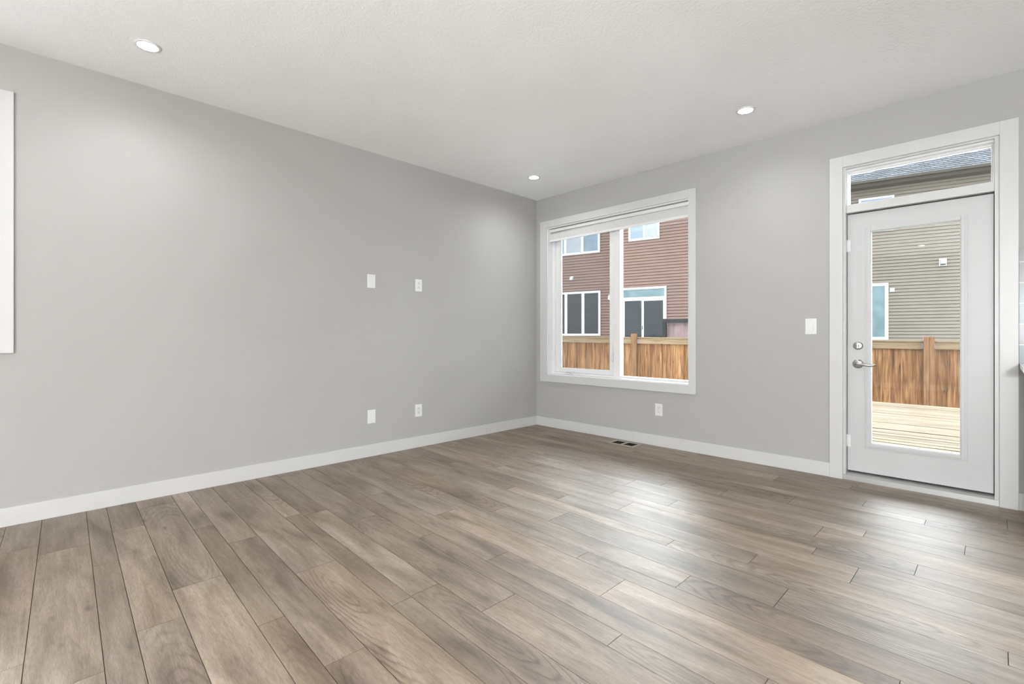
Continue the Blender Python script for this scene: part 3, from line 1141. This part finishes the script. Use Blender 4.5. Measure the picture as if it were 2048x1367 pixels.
for s in posts:
    mb = MB()
    if s > 5:
        mb.box(s - 0.081, s - 0.002, -0.095, 0.0, 0.0, ftop(s) + 0.10, 0.004)
        mb.box(s + 0.002, s + 0.081, -0.095, 0.0, 0.0, ftop(s) + 0.10, 0.004)
    else:
        mb.box(s - 0.075, s + 0.075, -0.095, 0.0, 0.0, ftop(s) + 0.115, 0.004)
    mb.build('post', M['post'], ft)


# houses
def lap_siding(mb, s0, s1, z0, z1, course, proud=0.030, y=0.0, mat=0):
    """horizontal lap siding on the face y, looking towards -y"""
    z = z0
    pts = []
    while z < z1 - 1e-6:
        zt = min(z + course, z1)
        pts.append((z, -proud))
        pts.append((zt - course * 0.22, -proud * 0.55))
        pts.append((zt - course * 0.22 + 0.001, 0.012))
        pts.append((zt, 0.012))
        z = zt
    for (za, ya), (zb, yb) in zip(pts[:-1], pts[1:]):
        mb.poly([(s0, y + ya, za), (s1, y + ya, za), (s1, y + yb, zb), (s0, y + yb, zb)], mat)


def house_window(parent, x0, x1, z0, z1, lites, panes, fw=0.08, mw=0.09, proud=0.062, name='window'):
    mb = MB()
    mb.frame(x0, x1, z0, z1, fw, -proud, 0.01, bevel=0.006)
    cuts = [x0 + fw] + lites + [x1 - fw]
    for c in lites:
        mb.box(c - mw / 2, c + mw / 2, -proud + 0.008, 0.01, z0 + fw, z1 - fw, 0.004)
    w_ = mb.build(name, M['white_ext'], parent)
    edges = [x0 + fw] + [v for c in lites for v in (c - mw / 2, c + mw / 2)] + [x1 - fw]
    for k in range(len(edges) // 2):
        mb = MB()
        mb.box(edges[2 * k] - 0.004, edges[2 * k + 1] + 0.004, -0.045, -0.039, z0 + fw - 0.004, z1 - fw + 0.004)
        mb.build('pane', M[panes[k % len(panes)]], w_)
    return w_


def gable_roof(parent, x0, x1, y0, y1, ze, pitch, over=0.45, course=0.14):
    """roof with its ridge along x; stepped shingle courses"""
    ya, yb = y0 - over, y1 + over
    ym = (ya + yb) / 2
    run = ym - ya
    L = run / math.cos(pitch)
    n = int(L / course)
    mb = MB()
    uvl = mb.bm.loops.layers.uv.new('UVMap')
    for side in (1, -1):
        for k in range(n):
            d0, d1 = k * course, min((k + 1) * course + 0.01, L)
            yk0 = (ya + d0 * math.cos(pitch)) if side > 0 else (yb - d0 * math.cos(pitch))
            yk1 = (ya + d1 * math.cos(pitch)) if side > 0 else (yb - d1 * math.cos(pitch))
            zk0 = ze + d0 * math.sin(pitch)
            zk1 = ze + d1 * math.sin(pitch)
            quads = [([(x0 - over, yk0, zk0 + 0.018), (x1 + over, yk0, zk0 + 0.018), (x1 + over, yk1, zk1 + 0.004), (x0 - over, yk1, zk1 + 0.004)], (d0, d1)),
                     ([(x0 - over, yk0, zk0), (x1 + over, yk0, zk0), (x1 + over, yk0, zk0 + 0.018), (x0 - over, yk0, zk0 + 0.018)], (d0, d0))]
            for pts, (u0, u1) in quads:
                f = mb.poly(pts)
                ds = (u0, u0, u1, u1)
                for lp, dd in zip(f.loops, ds):
                    lp[uvl].uv = (lp.vert.co.x, dd + 0.0005)
    r_ = mb.build('roof', M['shingle'], parent)
    for yk, s in ((ya, 1), (yb, -1)):
        mb = MB()
        mb.box(x0 - over, x1 + over, min(yk, yk + s * 0.12) - (0.10 if s > 0 else 0), max(yk, yk + s * 0.12) + (0.10 if s < 0 else 0), ze - 0.085, ze + 0.006, 0.01)
        mb.build('gutter', M['fascia'], parent)
        mb = MB()
        mb.box(x0 - over, x1 + over, min(yk + s * 0.03, yk + s * 0.06), max(yk + s * 0.03, yk + s * 0.06), ze - 0.18, ze - 0.085)
        mb.build('fascia_board', M['soffit'], parent)
    mb = MB()
    mb.box(x0 - over, x1 + over, ya + 0.04, y0 + 0.02, ze - 0.19, ze - 0.17)
    mb.build('soffit', M['soffit'], parent)
    mb = MB()
    mb.box(x0 - over, x1 + over, y1 - 0.02, yb - 0.04, ze - 0.19, ze - 0.17)
    mb.build('soffit', M['soffit'], parent)
    return r_


def house_body(parent, x0, x1, depth, ztop, course, mat, gable_pitch, over=0.45):
    mb = MB()
    mb.box(x0, x1, 0.03, depth, 0.0, ztop)
    ym = depth / 2
    rise = ym * math.tan(gable_pitch)
    for xx in (x0, x1 - 0.05):
        mb.prism([(xx, 0.03, ztop), (xx, depth, ztop), (xx, ym, ztop + rise)], (0.05, 0, 0))
    lap_siding(mb, x0, x1, 0.30, ztop, course)
    for xx in (x0, x1):   # corner boards
        mb.box(xx - 0.06, xx + 0.06, -0.034, 0.04, 0.0, ztop)
    mb.box(x0, x1, -0.01, 0.04, 0.0, 0.32)
    return mb.build('wall', mat, parent)


# rose brown house seen through the corner window
AP = (-4.923, 12.261)
ha = thing('house', 'rose brown sided house with white patio slider seen through the corner window', 'house', (AP[0], AP[1], GZ), ANG)
zA = lambda z: z - GZ
house_body(ha, -7.6, 2.6, 8.0, zA(5.95), 0.1126, M['siding_rose'], R(18))
gable_roof(ha, -7.6, 2.6, 0.0, 8.0, zA(6.1), R(18))
house_window(ha, -4.76, -2.365, zA(1.09), zA(2.905), [-3.900, -3.125], ['pane_dark', 'pane_dark', 'pane_dark'], 0.085, 0.125)
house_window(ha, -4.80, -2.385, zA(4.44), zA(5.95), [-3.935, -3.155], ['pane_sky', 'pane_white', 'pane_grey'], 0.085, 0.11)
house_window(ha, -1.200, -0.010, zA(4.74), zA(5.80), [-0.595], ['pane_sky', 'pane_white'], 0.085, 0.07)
# sliding patio door with transom
mb = MB()
mb.frame(-1.475, 0.250, zA(0.50), zA(2.938), (0.075, 0.070, 0.06, 0.075), -0.065, 0.01, bevel=0.006)
mb.box(-1.40, 0.18, -0.065, 0.01, zA(2.475), zA(2.566), 0.004)
mb.frame(-1.400, -0.600, zA(0.56), zA(2.470), (0.045, 0.085, 0.09, 0.035), -0.054, -0.01, bevel=0.004)
mb.frame(-0.680, 0.180, zA(0.56), zA(2.470), (0.080, 0.050, 0.09, 0.055), -0.052, -0.005, bevel=0.004)
pd = mb.build('patio_slider', M['white_ext'], ha)
for x0, x1, z0, z1, mt in ((-1.36, -0.68, 0.64, 2.44, 'pane_dark'), (-0.61, 0.14, 0.64, 2.42, 'pane_dark'), (-1.40, 0.18, 2.562, 2.867, 'pane_teal')):
    mb = MB()
    mb.box(x0, x1, -0.043, -0.038, zA(z0), zA(z1))
    mb.build('pane', M[mt], pd)
mb = MB()
mb.box(-0.668, -0.640, -0.062, -0.045, zA(1.32), zA(1.47), 0.006)
mb.build('pull_handle', M['black'], pd)
mb = MB()
mb.box(-3.715, -3.565, -0.04, 0.0, zA(3.40), zA(3.56), 0.006)
mb.prism([(-3.70, -0.04, zA(3.55)), (-3.70, -0.13, zA(3.44)), (-3.70, -0.13, zA(3.41)), (-3.70, -0.04, zA(3.41))], (0.12, 0, 0))
mb.build('vent_hood', M['white_ext'], ha)
mb = MB()
mb.box(-2.03, -1.91, -0.03, 0.0, zA(2.50), zA(2.72), 0.006)
mb.lathe([(0.035, 0.0), (0.055, 0.04), (0.055, 0.15), (0.02, 0.19)], (-1.97, -0.09, zA(2.50)), 'z', 20)
mb.build('porch_light', M['white_ext'], ha)

# beige house seen through the patio door
BP = (2.017, 16.947)
hb = thing('house', 'beige sided house with grey shingle roof seen through the patio door', 'house', (BP[0], BP[1], GZ), ANG)
house_body(hb, -2.12, 8.2, 9.0, zA(6.42), 0.1126, M['siding_beige'], R(36))
gable_roof(hb, -2.12, 8.2, 0.0, 9.0, zA(6.47), R(36), over=0.50, course=0.16)
house_window(hb, -2.0 + 0.35, -0.734, zA(0.945), zA(2.935), [], ['pane_teal'], 0.10, 0.1)
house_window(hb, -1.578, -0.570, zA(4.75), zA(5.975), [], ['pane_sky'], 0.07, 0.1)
mb = MB()
mb.box(-0.695, -0.565, -0.05, 0.0, zA(2.615), zA(2.745), 0.006)
mb.build('meter_box', M['white_ext'], hb)
mb = MB()
mb.box(0.600, 0.795, -0.035, 0.0, zA(3.42), zA(3.66), 0.006)
mb.prism([(0.625, -0.035, zA(3.635)), (0.625, -0.150, zA(3.585)), (0.625, -0.150, zA(3.475)), (0.625, -0.035, zA(3.475))], (0.145, 0, 0))
vh = mb.build('vent_hood', M['white_ext'], hb)
mb = MB()
mb.box(0.635, 0.760, -0.140, -0.04, zA(3.440), zA(3.474))
mb.build('flap', M['black'], vh)

# shade frame in the neighbour's yard
gp = thing('shade_gazebo', 'black framed garden shelter with draped mauve curtain behind the fence', 'gazebo', (-2.875, 9.354, GZ), ANG)
for px, py in ((-0.31, 0.0), (2.55, 0.0), (-0.31, 2.0), (2.55, 2.0)):
    mb = MB()
    mb.box(px - 0.055, px + 0.055, py - 0.055, py + 0.055, 0.0, zA(1.605), 0.006)
    mb.build('post', M['black'], gp)
mb = MB()
mb.frame(-0.36, 2.61, -0.05, 2.05, 0.11, 0.0, 0.115)
for v in mb.bm.verts:
    v.co = Vector((v.co.x, v.co.z, zA(1.48) + v.co.y))
bmesh.ops.recalc_face_normals(mb.bm, faces=mb.bm.faces[:])
mb.build('top_beam', M['black'], gp)
mb = MB()
nx, nz = 60, 14
grid = []
for i in range(nx + 1):
    colv = []
    for j in range(nz + 1):
        u_, v_ = i / nx, j / nz
        xx = -0.235 + u_ * 2.70
        zz = zA(1.48) - v_ * 1.9
        sag = 0.045 * math.sin(u_ * 40 + v_ * 6.0 * (1 - u_)) * (0.35 + v_) + 0.02 * math.sin(u_ * 95 + 2)
        colv.append(mb.bm.verts.new((xx, 0.06 + sag, zz)))
    grid.append(colv)
for i in range(nx):
    for j in range(nz):
        f = mb.bm.faces.new((grid[i][j], grid[i][j + 1], grid[i + 1][j + 1], grid[i + 1][j]))
        f.smooth = True
bmesh.ops.solidify(mb.bm, geom=mb.bm.faces[:], thickness=0.004)
mb.build('curtain', M['curtain'], gp)
